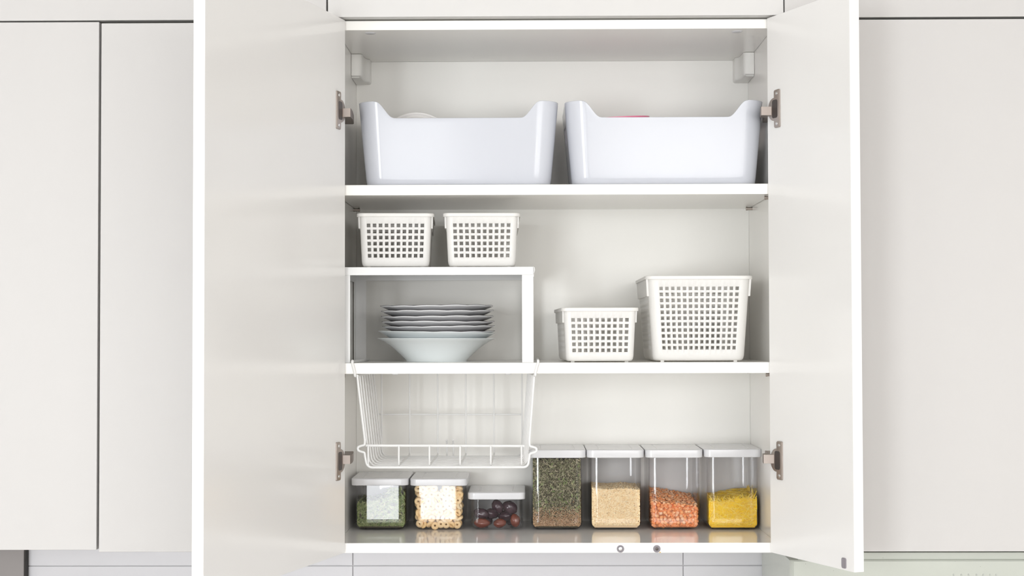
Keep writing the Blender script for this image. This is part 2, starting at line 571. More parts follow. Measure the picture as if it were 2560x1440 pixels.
# two round magnet catches in the front edge of the base panel
for x in (0.1524, 0.2141):
    m = MB().lathe([(0.0063, 0.0), (0.0063, -0.0012), (0.0056, -0.0016), (0.0046, -0.0014), (0.0042, -0.0002), (0.0, -0.0002)], 28, axis='y')
    m.v = [(x + p[0], p[1], 1.3868 + p[2]) for p in m.v]
    ct = m.build('magnet_catch', M['rubber'], bot_p)
    m = MB().lathe([(0.0029, -0.0002), (0.0029, -0.0012), (0.0020, -0.0014), (0.0017, -0.0008), (0.0012, -0.0008), (0.0, -0.0010)], 20, axis='y')
    m.v = [(x + p[0], p[1], 1.3868 + p[2]) for p in m.v]
    m.build('magnet_pin', M['screw'] if x < 0.2 else M['darkm'], bot_p)
tag(MB().box(0.2183, 0.2210, -0.0006, -0.0001, 1.3803, 1.3815, 0.0002, 1).build('chipped_edge', M['noodk'], bot_p), 'small ochre chip at the lower edge')


# doors: local x runs from the hinge edge to the free edge, local y is the door normal
def open_door(hx, ang, W, sgn, zh):
    z0, z1 = 1.3812, 2.2905
    y0, y1 = (-0.018, 0.0) if sgn > 0 else (0.0, 0.018)
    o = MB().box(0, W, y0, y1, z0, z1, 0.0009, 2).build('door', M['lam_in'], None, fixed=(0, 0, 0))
    o.parent = cab
    o.location = Vector((hx, -0.006, 0)) - cab.location
    o.rotation_euler = (0, 0, R(ang))
    OFF[o.name] = np.zeros(3)
    T = Matrix.Translation((hx, -0.006, 0)) @ Matrix.Rotation(R(ang), 4, 'Z')
    Ti = T.inverted()
    s = sgn
    for zc, up in zh:
        # flange plate with the round cup bulge towards the hinge edge
        pts = [(0.0425, -0.0305), (0.0425, 0.0305), (0.0405, 0.0322), (0.0275, 0.0322), (0.0255, 0.0305), (0.0255, 0.0205)]
        for k in range(11):
            a = R(84 + 19.2 * k)
            pts.append((0.0235 + 0.0185 * math.cos(a) * 1.0, 0.0195 * math.sin(a)))
        pts += [(0.0255, -0.0205), (0.0255, -0.0305), (0.0275, -0.0322), (0.0405, -0.0322)]
        m = MB()
        m.loft([[(x, s * 0.0, zc + z) for x, z in pts], [(x, s * 0.0020, zc + z) for x, z in pts], [(0.026 + (x - 0.026) * 0.95, s * 0.0027, zc + z * 0.98) for x, z in pts]])
        hp = m.build('hinge', M['nickel'], o, sharp=40)
        hole = rrect(0.0085, 0.0155, 0.004, 4)
        m = MB().loft([[(0.0285 + x, s * 0.0026, zc + z) for x, z in hole], [(0.0285 + x, s * 0.0030, zc + z) for x, z in hole]])
        tag(m.build('hinge_cup', M['darkm'], o), 'dark cup opening')
        for q in (-0.0255, 0.0255):
            m = MB().lathe([(0.0, 0.0034), (0.0010, 0.0034), (0.0012, 0.0029), (0.0014, 0.0034), (0.0026, 0.0032), (0.0030, 0.0025)], 16, axis='y')
            m.v = [(0.0340 + p[0], s * p[1], zc + q + p[2]) for p in m.v]
            m.build('screw', M['screw'], o)
        # arm from the cup to the side panel (built in world space, then moved into the door's frame)
        xi = XL if s > 0 else XR
        za, zb = zc + up - 0.0073, zc + up + 0.0073
        m = MB()
        A = [(-0.0010, -0.019), (0.0225, -0.0235), (0.0270, -0.0235), (0.0278, -0.0215), (0.0278, 0.060), (0.0255, 0.072), (0.0005, 0.072), (0.0005, 0.004), (0.0085, -0.006), (-0.0010, -0.012)]
        if s < 0:
            A = [(x + (0.006 if x < 0.02 and y < 0 else 0), y) for x, y in A]
            A = [(-x + 0.012 if y < 0 and x < 0.02 else -x, y) for x, y in A]
            A = [(0.0025, -0.0225), (-0.0235, -0.0240), (-0.0250, -0.0235), (-0.0256, -0.0215), (-0.0225, 0.008), (-0.0105, 0.012), (-0.0105, 0.062), (-0.009, 0.072), (-0.0005, 0.072), (-0.0005, 0.004), (0.0025, -0.012)]
            poly = [(xi + x, y) for x, y in A]
        else:
            A = [(0.0095, -0.0215), (0.0250, -0.0240), (0.0272, -0.0235), (0.0280, -0.0215), (0.0275, 0.010), (0.0240, 0.060), (0.0215, 0.072), (0.0005, 0.072), (0.0005, 0.004), (0.0095, -0.012)]
            poly = [(xi + x, y) for x, y in A]
        m.prism(poly, za, zb)
        m.v = [tuple(Ti @ Vector(p)) for p in m.v]
        m.build('hinge_arm', M['arm'], o)
    return o


dl = open_door(-0.3156, -104.9, 0.530, 1, ((2.1312, -0.0020), (1.5388, 0.0015)))
dr = open_door(0.4062, -67.8, 0.250, -1, ((2.1312, -0.0020), (1.5388, 0.0015)))
pts = rrect(0.0062, 0.0082, 0.0032, 5)
m = MB()
m.loft([[(0.2225 + x * k, -0.0 - y, 1.3925 + z * k) for x, z in pts] for y, k in ((0.0, 1.0), (0.0012, 1.0), (0.0018, 0.85), (0.0014, 0.6), (0.0014, 0.3))])
tag(m.build('door_bumper', M['rubber'], dr), 'small grey rubber bumper')

# ------------------------------------------------------------------ range hood below the right cabinet
hood = thing('range_hood', 'pale green-grey enamel range hood under the right cabinet, with a row of small buttons', 'range hood', (0.84, 0.15, 1.18))
prof = [(0.337, 1.20), (0.337, 1.3677), (0.0062, 1.3677), (0.0022, 1.3670), (0.0, 1.3650), (0.0, 1.32), (0.010, 1.20)]
x0, x1 = 0.4405, 1.232
rings = []
for x, k in ((x0, 0.97), (x0 + 0.002, 0.985), (x0 + 0.006, 1.0), (x1 - 0.004, 1.0), (x1, 0.98)):
    rings.append([(x, 0.337 - (0.337 - y) * k, 1.28 + (z - 1.28) * (0.5 + 0.5 * k)) for y, z in prof])
MB().loft(rings).build('body', M['hood'], hood, sharp=30)
MB().box(x0 + 0.014, x1 - 0.002, 0.0058, 0.336, 1.3672, 1.3795, 0.0008, 1).build('top_strip', M['hood'], hood)
for x in (0.7162, 0.7291, 0.7412, 0.7547, 0.7662, 0.7777, 0.7878):
    m = MB().lathe([(0.0014, 0.002), (0.0014, -0.0018), (0.0010, -0.0022), (0.0, -0.0022)], 12, axis='y')
    m.v = [(x + p[0], 0.0012 + p[1], 1.3424 + p[2] * 1.3) for p in m.v]
    m.build('button', M['button'], hood)


# ------------------------------------------------------------------ big white storage bins
def make_bin(name, label, cx, W_top, W_bot, yf, D_top, zb, H_hi, H_lo, dipx):
    t = thing(name, label, 'storage bin', (cx, yf + D_top / 2, zb), 'storage bins on the top shelf')
    n_c = 8
    a1, b1, r1 = W_top / 2, D_top / 2, 0.034
    a0, b0, r0 = W_bot / 2, D_top / 2 - (W_top - W_bot) / 2, 0.028

    def ring_pts(a, b, r):
        pts = []
        corners = [(1, -1, 270), (1, 1, 0), (-1, 1, 90), (-1, -1, 180)]
        for i, (sx, sy, a_0) in enumerate(corners):
            for k in range(n_c + 1):
                th = R(a_0 + 90.0 * k / n_c)
                pts.append((sx * (a - r) + r * math.cos(th), sy * (b - r) + r * math.sin(th)))
            nx = corners[(i + 1) % 4]
            p0, p1 = pts[-1], None
            th = R(nx[2])
            p1 = (nx[0] * (a - r) + r * math.cos(th), nx[1] * (b - r) + r * math.sin(th))
            ns = 12 if i % 2 == 0 else 80
            for k in range(1, ns):
                f = k / ns
                pts.append((p0[0] * (1 - f) + p1[0] * f, p0[1] * (1 - f) + p1[1] * f))
        return pts
    top = ring_pts(a1, b1, r1)

    def Hs(p):
        ax = abs(p[0])
        if abs(p[1]) > b1 - r1 - 1e-6 or True:
            f = min(1, max(0, (ax - dipx) / (0.038)))
            f = f * f * f * (f * (f * 6 - 15) + 10)
            return H_lo + (H_hi - H_lo) * f
    rows = [(0.0, 0.93, True), (0.0015, 0.975, True), (0.006, 1.0, True)]
    rings = []
    bot = ring_pts(a0, b0, r0)
    for (z, k, _) in rows:
        rings.append([(p[0] * k, p[1] * (k if k == 1 else k - 0.01), z) for p in bot])
    for f in [i / 14 for i in range(1, 15)]:
        rr = []
        for p, q in zip(bot, top):
            h = 0.006 + (Hs(q) - 0.006) * f
            g = h / H_hi
            rr.append((p[0] + (q[0] - p[0]) * g, p[1] + (q[1] - p[1]) * g, h))
        rings.append(rr)
    n = len(top)
    vs = [p for r in rings for p in r]
    fs = [tuple(range(n - 1, -1, -1))]
    for i in range(len(rings) - 1):
        for j in range(n):
            k = (j + 1) % n
            zc = rings[i][j][2]
            xm, ym = rings[i][j][0], (rings[i][j][1] + rings[i][k][1]) / 2
            if abs(xm) > a0 * 0.97 and abs(ym) < 0.042 and 10 <= i <= 12:
                continue          # grip slot in each short end
            fs.append((i * n + j, i * n + k, (i + 1) * n + k, (i + 1) * n + j))
    m = MB().add([(cx + x, yf + D_top / 2 + y, zb + z) for x, y, z in vs], fs)
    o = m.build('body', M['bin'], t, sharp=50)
    md = o.modifiers.new('wall', 'SOLIDIFY')
    md.thickness = 0.0026
    md.offset = -1
    b = o.modifiers.new('round', 'BEVEL')
    b.width = 0.0008
    b.segments = 2
    b.angle_limit = R(60)
    flat_normals(o)
    return t


make_bin('storage_bin', 'glossy white scooped storage bin on the top shelf holding a ribbed white dish', -0.1245, 0.3490, 0.322, 0.026, 0.245, 2.0081, 0.1475, 0.1185, 0.1085)
make_bin('storage_bin', 'glossy white scooped storage bin on the top shelf holding a pink bowl', 0.2340, 0.3460, 0.320, 0.026, 0.245, 2.0081, 0.1475, 0.1185, 0.108)
# a ribbed white round dish standing in the left bin, a pink bowl in the right one
dish = thing('dish', 'round white ribbed dish standing on edge inside the left storage bin', 'dish', (-0.204, 0.115, 2.0115))
m = MB()
prof = [(0.0, 0.006), (0.045, 0.006), (0.050, 0.003), (0.055, 0.006), (0.060, 0.003), (0.064, 0.007), (0.068, 0.004), (0.0705, 0.004), (0.0715, 0.006), (0.0705, 0.0085), (0.064, 0.0115), (0.050, 0.0125), (0.0, 0.0125)]
m.lathe(prof, 56, axis='y')
tl = Matrix.Translation((-0.204, 0.130, 2.0835)) @ Matrix.Rotation(R(-9), 4, 'X')
m.v = [tuple(tl @ Vector(p)) for p in m.v]
m.build('rim_plate', M['dish'], dish)
bowl = thing('bowl', 'pink plastic bowl lying inside the right storage bin, only its rim showing', 'bowl', (0.158, 0.13, 2.0115))
m = MB().lathe([(0.0, 0.0), (0.030, 0.0), (0.034, 0.004), (0.050, 0.060), (0.060, 0.100), (0.064, 0.102), (0.064, 0.105), (0.057, 0.104), (0.046, 0.060), (0.030, 0.006), (0.0, 0.005)], 48)
tl = Matrix.Translation((0.157, 0.135, 2.0165)) @ Matrix.Rotation(R(5), 4, 'X') @ Matrix.Rotation(R(-3), 4, 'Y')
m.v = [tuple(tl @ Vector((p[0], p[1], p[2] * 1.16))) for p in m.v]
m.build('shell', M['pink'], bowl)


# ------------------------------------------------------------------ perforated plastic baskets
def make_basket(name, label, Wt, Wb, D, H, ncol, nrow, pitch, hole, z_first, nside, rim_out, group):
    """local frame: x width, y depth (0 = front), z up; base at z=0"""
    t = thing(name, label, 'basket', (0, 0, 0), group, local=True)
    r = 0.010 if H < 0.11 else 0.016
    a, b = Wt / 2, D / 2
    kx = Wb / Wt
    kb = (D - (Wt - Wb)) / D
    # stations round the perimeter: (x, y, hole?) starting at front left, going right
    st = []

    def side(p0, p1, length, n):
        tot = (n - 1) * pitch
        s0 = length / 2 - tot / 2
        cuts = []
        for i in range(n):
            cuts += [(s0 + i * pitch - hole / 2, True), (s0 + i * pitch + hole / 2, False)]
        out = [(p0[0], p0[1], False)]
        for s, h in cuts:
            f = s / length
            out.append((p0[0] + (p1[0] - p0[0]) * f, p0[1] + (p1[1] - p0[1]) * f, h))
        out.append((p1[0], p1[1], None))
        return out

    def arc(cx_, cy_, a0):
        return [(cx_ + r * math.cos(R(a0 + 90 * k / 5)), cy_ + r * math.sin(R(a0 + 90 * k / 5)), False) for k in range(1, 5)]
    st += side((-a + r, -b), (a - r, -b), 2 * a - 2 * r, ncol)
    st[-1] = (*st[-1][:2], False)
    st += arc(a - r, -b + r, 270)
    st += side((a, -b + r), (a, b - r), 2 * b - 2 * r, nside)
    st[-1] = (*st[-1][:2], False)
    st += arc(a - r, b - r, 0)
    st += side((a - r, b), (-a + r, b), 2 * a - 2 * r, ncol)
    st[-1] = (*st[-1][:2], False)
    st += arc(-a + r, b - r, 90)
    st += side((-a, b - r), (-a, -b + r), 2 * b - 2 * r, nside)
    st[-1] = (*st[-1][:2], False)
    st += arc(-a + r, -b + r, 180)
    rows = [(0.002, 0.93, False), (0.0028, 0.965, False), (0.006, 0.99, False), (0.011, 1.0, False)]
    for i in range(nrow):
        zc = z_first - (nrow - 1 - i) * pitch
        rows += [(zc - hole / 2, 1.0, True), (zc + hole / 2, 1.0, False)]
    rows += [(H - 0.004, 1.0, False), (H, 1.0, False)]
    n = len(st)
    vs, fs = [], []
    for (z, k, _) in rows:
        f = z / H
        sx, sy = kx + (1 - kx) * f, kb + (1 - kb) * f
        for (x, y, _h) in st:
            xx, yy = x * sx * k, y * sy * (1 - (1 - k) * 0.6)
            vs.append((xx, D / 2 + yy, z))
    for i in range(len(rows) - 1):
        for j in range(n):
            k = (j + 1) % n
            if rows[i][2] and st[j][2]:
                continue
            fs.append((i * n + j, i * n + k, (i + 1) * n + k, (i + 1) * n + j))
    fs.append(tuple(range(n - 1, -1, -1)))
    o = MB().add(vs, fs).build('body', M['bask'], t, sharp=50)
    md = o.modifiers.new('wall', 'SOLIDIFY')
    md.thickness = 0.0016
    md.offset = -1
    # rim flange running round the top
    outer = rrect(a + rim_out, b + rim_out, r + 0.003, 5)
    inner = rrect(a - 0.0016, b - 0.0016, r - 0.001, 5)
    m = MB()
    P = lambda pts, z: [(x, D / 2 + y, z) for x, y in pts]
    mid = rrect(a + rim_out - 0.0012, b + rim_out - 0.0012, r + 0.002, 5)
    o2 = rrect(a - 0.0004, b - 0.0004, r, 5)
    m.loft([P(inner, H - 0.001), P(inner, H + 0.0012), P(mid, H + 0.0012), P(outer, H + 0.0004), P(outer, H - 0.0046), P(mid, H - 0.0050), P(mid, H - 0.0012), P(o2, H - 0.0012), P(inner, H - 0.001)], False, False)
    m.build('rim', M['bask'], t, sharp=40)
    # grip skirts under the rim at the two sides
    for s in (-1, 1):
        zg = H - (0.0245 if H < 0.11 else 0.034)
        f = zg / H
        xt, xb_ = a + rim_out - 0.0022, a * (kx + (1 - kx) * f) + 0.0028
        m = MB()
        ring = lambda xx, z, y0, y1: [(s * xx, y0, z), (s * xx, y1, z), (s * (xx - 0.0036), y1, z), (s * (xx - 0.0036), y0, z)]
        m.loft([ring(xb_, zg, 0.012, D - 0.012), ring(xt, H - 0.002, 0.008, D - 0.008)])
        m.build('side_grip', M['bask'], t)
    for sx in (-1, 1):
        for y in (0.016, D - 0.016):
            MB().box(sx * Wb * 0.40 - 0.003, sx * Wb * 0.40 + 0.003, y - 0.003, y + 0.003, 0.0, 0.0025).build('foot', M['bask'], t)
    return t


INS_Z = 1.8674
bk = make_basket('basket', 'small white perforated basket on the shelf insert, the left of two', 0.1250, 0.1165, 0.235, 0.0930, 10, 6, 0.01048, 0.0063, 0.0730, 18, 0.0045, 'perforated white baskets')
bk.location = (-0.2325, 0.030, INS_Z)
bk.rotation_euler = (0, 0, R(3.0))
b2 = dup(bk)
b2.location = (-0.0832, 0.030, INS_Z)
b2.rotation_euler = (0, 0, R(1.2))
b2['label'] = 'small white perforated basket on the shelf insert, the right of two'
b3 = dup(bk)
b3.location = (0.1205, 0.024, 1.7030)
b3.rotation_euler = (0, 0, R(2.2))
b3['label'] = 'small white perforated plastic basket on the middle shelf, beside the larger one'
b4 = make_basket('basket', 'large white perforated plastic basket on the middle shelf by the right wall', 0.1780, 0.158, 0.262, 0.1480, 14, 11, 0.01028, 0.0061, 0.1272, 20, 0.0045, 'perforated white baskets')
b4.location = (0.2925, 0.036, 1.7030)

# ------------------------------------------------------------------ white steel shelf insert
ins = thing('shelf_insert', 'white metal shelf insert table on the middle shelf, carrying two baskets above the plates', 'shelf insert', (-0.16, 0.145, 1.7030))
IX0, IX1, IY0, IY1 = -0.3295, 0.0068, 0.010, 0.285
m = MB()
m.box(IX0, IX1, IY0, IY1, INS_Z - 0.0016, INS_Z, 0.0005, 1)
m.build('top_sheet', M['steel_w'], ins)
MB().box(IX0 + 0.0002, IX1 - 0.0012, IY0, IY0 + 0.0014, 1.8535, INS_Z - 0.0006, 0.0005, 2).build('apron', M['steel_w'], ins)
MB().box(IX0 + 0.0002, IX1 - 0.0012, IY1 - 0.0014, IY1, 1.8535, INS_Z - 0.0006, 0.0005, 2).build('apron', M['steel_w'], ins)
for xo in (IX0, IX1 - 0.0014):
    MB().box(xo, xo + 0.0014, IY0 + 0.0016, IY1 - 0.0016, 1.8500, INS_Z - 0.0016, 0.0005, 1).build('end_flange', M['steel_w'], ins)
m = MB().tube([(IX1 + 0.0004, IY0 + 0.001, INS_Z - 0.001), (IX1 + 0.0012, IY0 + 0.001, INS_Z - 0.006), (IX1 - 0.0004, IY0 + 0.001, INS_Z - 0.0105)], 0.0009, 6)
m.build('corner_fold', M['steel_w'], ins)
for xo, s in ((IX0, 1), (IX1 - 0.0010, -1)):
    for yo, q in ((IY0 + 0.0016, 1), (IY1 - 0.0016, -1)):
        w = 0.0205 if s > 0 else 0.0195
        poly = [(0, 0), (w, 0), (w, 0.0012), (0.0012, 0.0012), (0.0012, 0.022), (0, 0.022)]
        MB().prism([(xo + s * x, yo + q * y) for x, y in poly], 1.7031, 1.8545).build('leg', M['steel_w'], ins)

# ------------------------------------------------------------------ plates and bowls
PCX, PCY = -0.1668, 0.150


def deep_plate(name, label, cx, zfoot, tilt):
    prof = [(0.0, 0.0025), (0.048, 0.0025), (0.050, 0.0), (0.0548, 0.0), (0.0558, 0.0030), (0.0665, 0.0135), (0.0774, 0.0232), (0.0865, 0.0302), (0.096, 0.0360), (0.1052, 0.0402), (0.1063, 0.0410), (0.1058, 0.0418), (0.096, 0.0388), (0.086, 0.0330), (0.074, 0.0240), (0.062, 0.0120), (0.054, 0.0068), (0.0, 0.0060)]
    o = MB().lathe(prof, 72).build(name, M['porc'], None, sharp=60, fixed=(0, 0, 0))
    o.location = (cx, PCY, zfoot)
    o.rotation_euler = (0, R(tilt), 0)
    tag(o, label, 'bowl', 'deep plates at the bottom of the stack')
    return o


deep_plate('deep_plate', 'plain deep white plate at the very bottom of the plate stack', -0.1689, 1.7032, 0.2)
deep_plate('deep_plate', 'plain deep white plate second from the bottom of the plate stack', -0.1689, 1.7145, 1.2)


def scallop(seed):
    rg = np.random.default_rng(seed)
    ph = rg.uniform(0, 2 * PI)

    def wob(r, z, a):
        if r < 0.080:
            return r, z
        f = (r - 0.080) / 0.022
        w = abs(math.sin(6.5 * (a + ph)))
        return r + 0.0007 * f * w, z + f * (0.0010 * (w - 0.55) + 0.0004 * math.sin(3 * a + ph))
    return wob


def flat_plate(name, label, cx, zrim, tilt, seed):
    t = thing(name, label, 'plate', (0, 0, 0), 'scalloped plates in the stack', local=True)
    w = scallop(seed)
    prof = [(0.0, 0.0040), (0.050, 0.0040), (0.0515, 0.0), (0.0550, 0.0), (0.0565, 0.0042), (0.068, 0.0062), (0.080, 0.0098), (0.090, 0.0138), (0.0985, 0.0172), (0.1010, 0.0186), (0.1012, 0.0193), (0.1003, 0.0197), (0.0975, 0.0190), (0.090, 0.0160), (0.080, 0.0124), (0.066, 0.0090), (0.056, 0.0082), (0.0, 0.0080)]
    MB().lathe(prof, 156, w).build('dish', M['porc2'], t, sharp=60)
    MB().lathe([(0.1000, 0.01965), (0.1010, 0.0194), (0.1013, 0.0198), (0.1006, 0.0201), (0.0997, 0.0200), (0.1000, 0.01965)], 156, w).build('rim_line', M['rim'], t, sharp=60)
    t.location = (cx, PCY, zrim - 0.0193)
    t.rotation_euler = (0, R(tilt), R(seed * 37))
    return t


for i, (cx, zr, tl) in enumerate(((-0.1645, 1.7565, -0.4), (-0.1645, 1.7660, -0.4), (-0.1655, 1.7745, 0.1), (-0.1668, 1.7838, -0.2), (-0.1668, 1.7937, -0.2), (-0.1680, 1.8026, -0.25))):
    wher = ['lowest of six, sunk in the deep plate', 'second of the six from below', 'third of the six from below', 'fourth of the six from below', 'fifth of six, just under the topmost', 'topmost of the whole plate stack'][i]
    t = flat_plate('plate', 'white plate with wavy scalloped rim, ' + wher, cx, zr, 0, i + 1)
    t.rotation_euler = (0, 0, R((i + 1) * 37))
    t.rotation_euler = (Matrix.Rotation(R(tl), 3, 'Y') @ Matrix.Rotation(R((i + 1) * 37), 3, 'Z')).to_euler()

# ------------------------------------------------------------------ wire basket hanging under the middle shelf
wb_ = thing('wire_basket', 'white wire basket hooked onto the middle shelf, hanging empty above the left containers', 'wire basket', (-0.1437, 0.13, 1.5240))


def ux(z, side):
    f = (1.6845 - z) / (1.6845 - 1.5245)
    return (-0.2962 + 0.0172 * f) if side < 0 else (0.0072 - 0.0112 * f)


ys = [0.004 + i * 0.0345 for i in range(8)]
ZBW = 1.5250
for i, y in enumerate(ys):
    zt = 1.6815
    path = [(ux(zt, -1), y, zt)]
    if i == 0:
        lp = []
        for side in (-1, 1):
            zc = 1.5568 if side < 0 else 1.5545
            x = ux(zc, side)
            s = side
            pts = [(x - s * 0.000, y, zc + 0.0125), (x + s * 0.0008, y, zc + 0.0062), (x + s * 0.0060, y, zc + 0.0052), (x + s * 0.0112, y, zc + 0.0034), (x + s * 0.0128, y, zc), (x + s * 0.0112, y, zc - 0.0034), (x + s * 0.0060, y, zc - 0.0052), (x + s * 0.0008, y, zc - 0.0062), (x, y, zc - 0.0125)]
            lp.append(pts)
        path += lp[0]
        path += [(ux(ZBW, -1) + 0.0006, y, ZBW), (ux(ZBW, 1) - 0.0006, y, ZBW)]
        path += lp[1][::-1]
        path += [(ux(zt, 1), y, zt)]
        path = fillet(path, 0.009, 5)
        MB().tube(path, 0.0021, 10).build('frame_wire', M['wire'], wb_)
    else:
        l_, r__ = 0.004 * i / 7, -0.011 * i / 7          # the basket narrows a little towards the back
        path = [(ux(zt, -1) + l_, y, zt), (ux(ZBW, -1) + 0.0006 + l_, y, ZBW), (ux(ZBW, 1) - 0.0006 + r__, y, ZBW), (ux(zt, 1) + r__, y, zt)]
        MB().tube(fillet(path, 0.014, 6), 0.0016, 8).build('frame_wire', M['wire'], wb_)
xs_ = [-0.2768 + i * 0.0523 for i in range(6)]
for x in xs_:
    p = [(x, 0.0015, 1.5618), (x, 0.0015, ZBW + 0.0036), (x, 0.2495, ZBW + 0.0036), (x, 0.2495, 1.6815)]
    MB().tube(fillet(p, 0.008, 5), 0.0016, 8).build('rib_wire', M['wire'], wb_)
MB().tube([(-0.2810, 0.0048, 1.5622), (-0.0100, 0.0048, 1.5610)], 0.0022, 10).build('front_rail', M['wire'], wb_)
MB().tube([(-0.2850, 0.2525, 1.6032), (-0.0145, 0.2525, 1.6026)], 0.0016, 8).build('back_rail', M['wire'], wb_)
for x in (-0.1560, -0.1440):
    p = [(x, 0.2520, ZBW - 0.001), (x, 0.2570, ZBW - 0.0015), (x, 0.2610, 1.532), (x, 0.2600, 1.548), (x, 0.2530, 1.5550)]
    MB().tube(fillet(p, 0.004, 4), 0.0017, 8).build('clip', M['wire'], wb_)
for side in (-1, 1):
    xb_ = ux(1.6815, side)
    MB().tube([(xb_, 0.002, 1.6815), (xb_ + (0.004 if side < 0 else -0.011), 0.2500, 1.6815)], 0.0021, 8).build('top_rail', M['wire'], wb_)
    xo = -0.3035 if side < 0 else 0.0135
    xm = -0.2990 if side < 0 else 0.0085
    p = [(xb_, 0.010, 1.6808), (xm, -0.0030, 1.6812), (xm - side * -0.000, -0.0034, 1.6860), (xo, -0.0034, 1.7030), (xo, -0.0025, 1.7068), (xo, 0.008, 1.7058), (xo + 0.004 * (-side) * (1 if side < 0 else 0), 0.120, 1.7055), (xo + 0.006 * (-side) * (1 if side < 0 else 0), 0.225, 1.7055)]
    MB().tube(fillet(p, 0.0035, 5), 0.0024, 10).build('hook', M['wire'], wb_)

# ------------------------------------------------------------------ clear containers
JY = 0.170                      # front of the lids
LW, LD, BW, BD = 0.1045, 0.148, 0.0925, 0.136


def make_jar(name, label, cx, lcx, H, lh, lw=LW, bw=BW):
    cy = JY + LD / 2
    t = thing(name, label, 'food container', (cx, cy, ZB1), 'clear food containers on the bottom shelf')
    m = MB()
    a, b = bw / 2, BD / 2
    zt = ZB1 + H - lh + 0.004
    rings = []
    z0 = ZB1 + 0.0003
    rb = 0.0125

    def ring(ins, z):
        return [(cx + x, cy + y, z) for x, y in rrect(a - ins, b - ins, max(0.003, 0.0125 - ins * 0.6), 6, sup=0.0012)]
    for k in range(5):                       # rounded outer bottom edge
        th = R(90 * k / 4)
        rings.append(ring(rb * (1 - math.sin(th)), z0 + rb * (1 - math.cos(th))))
    rings.append(ring(0, z0 + rb + 0.0012))
    rings.append(ring(0, zt - 0.001))
    rings.append(ring(0, zt))
    rings.append(ring(0.0022, zt))
    rings.append(ring(0.0022, zt - 0.001))
    rings.append(ring(0.0022, z0 + 0.0027 + rb - 0.0008))
    for k in range(4, -1, -1):
        th = R(90 * k / 4)
        rings.append(ring(0.0022 + (rb - 0.002) * (1 - math.sin(th)), z0 + 0.0027 + (rb - 0.002) * (1 - math.cos(th))))
    m.loft(rings, True, True)
    m.build('body', M['clear'], t, sharp=50)
    # lid
    m = MB()
    zl0, zl1 = ZB1 + H - lh, ZB1 + H
    L = lambda ins, z: [(lcx + x, cy + y, z) for x, y in rrect(lw / 2 - ins, LD / 2 - ins, max(0.004, 0.013 - ins), 6)]
    m.loft([L(0.004, zl0 + 0.001), L(0.0012, zl0), L(0.0004, zl0 + 0.0008), L(0.0, zl1 - 0.0022), L(0.0006, zl1 - 0.0008), L(0.0020, zl1), L(0.020, zl1), L(0.0205, zl1 - 0.0006), L(0.0225, zl1 - 0.0006), L(0.023, zl1)], True, True)
    flat_normals(m.build('lid', M['lid'], t, sharp=40))
    return t


J = [make_jar('container', 'low clear container with white lid holding green dried leaves, left end of row', -0.2717, -0.2735, 0.0947, 0.0130),
     make_jar('container', 'low clear square container with white lid holding pale ring cereal', -0.1668, -0.1665, 0.0940, 0.0130),
     make_jar('container', 'lowest clear container with white lid holding dark dates', -0.0613, -0.0618, 0.0690, 0.0128, bw=0.0950),
     make_jar('container', 'tall clear container with white lid full of dried green-brown herbs', 0.0476, 0.0484, 0.1458, 0.0148),
     make_jar('container', 'tall clear container with white lid half full of pale rice', 0.1546, 0.1537, 0.1458, 0.0148),
     make_jar('container', 'tall clear container with white lid half full of orange split peas', 0.2607, 0.2600, 0.1458, 0.0148),
     make_jar('container', 'tall clear container with white lid half full of yellow noodles', 0.3664, 0.3662, 0.1465, 0.0148)]
YF = JY + LD / 2 - BD / 2 + 0.0026           # inner front face of the containers
YBK = JY + LD / 2 + BD / 2 - 0.0026
ZF = ZB1 + 0.0034
HW = BW / 2 - 0.0027


def np_stuff(name, verts, faces, mats, mi, label, cat, group=None):
    me = bpy.data.meshes.new(name)
    verts = np.asarray(verts, float)
    c = (verts.min(0) + verts.max(0)) / 2
    me.from_pydata((verts - c).tolist(), [], faces)
    for x in mats:
        me.materials.append(x)
    me.polygons.foreach_set('material_index', mi)
    me.polygons.foreach_set('use_smooth', [False] * len(me.polygons))
    me.update()
    o = bpy.data.objects.new(name, me)
    o.location = c
    COL.objects.link(o)
    tag(o, label, cat, group, 'stuff')
    return o


def core_block(cx, top, ins=0.003):
    """rounded block whose top follows top(u, v); returns verts and faces"""
    n = 8
    vs, fs = [], []
    xs = np.linspace(-HW + ins, HW - ins, n)
    yy = np.linspace(YF + ins, YBK - ins, n)
    for y in yy:
        for x in xs:
            vs.append((cx + x, y, top(x, y) - ins))
    for y in yy:
        for x in xs:
            e = 0.008 if (abs(x) > HW - ins - 1e-6) else 0.0015
            vs.append((cx + x * (0.93 if e > 0.005 else 1), y, ZF + 0.001))
    N = n * n
    for j in range(n - 1):
        for i in range(n - 1):
            a = j * n + i
            fs.append((a, a + 1, a + n + 1, a + n))
            fs.append((N + a, N + a + n, N + a + n + 1, N + a + 1))
    for i in range(n - 1):
        fs.append((i, N + i, N + i + 1, i + 1))
        a = (n - 1) * n + i
        fs.append((a, a + 1, N + a + 1, N + a))
        a = i * n
        fs.append((a, a + n, N + a + n, N + a))
        a = i * n + n - 1
        fs.append((a, N + a, N + a + n, a + n))
    return vs, fs


def inside(cx, x, y, z):
    """keep points inside the rounded lower corners"""
    r = 0.0105
    zz = z - ZF
    lim = HW if zz >= r else HW - r + math.sqrt(max(0, r * r - (r - zz) ** 2))
    lim_y = 0.0 if zz >= r else r - math.sqrt(max(0, r * r - (r - zz) ** 2))
    return max(-lim, min(lim, x)), max(YF + lim_y, y)


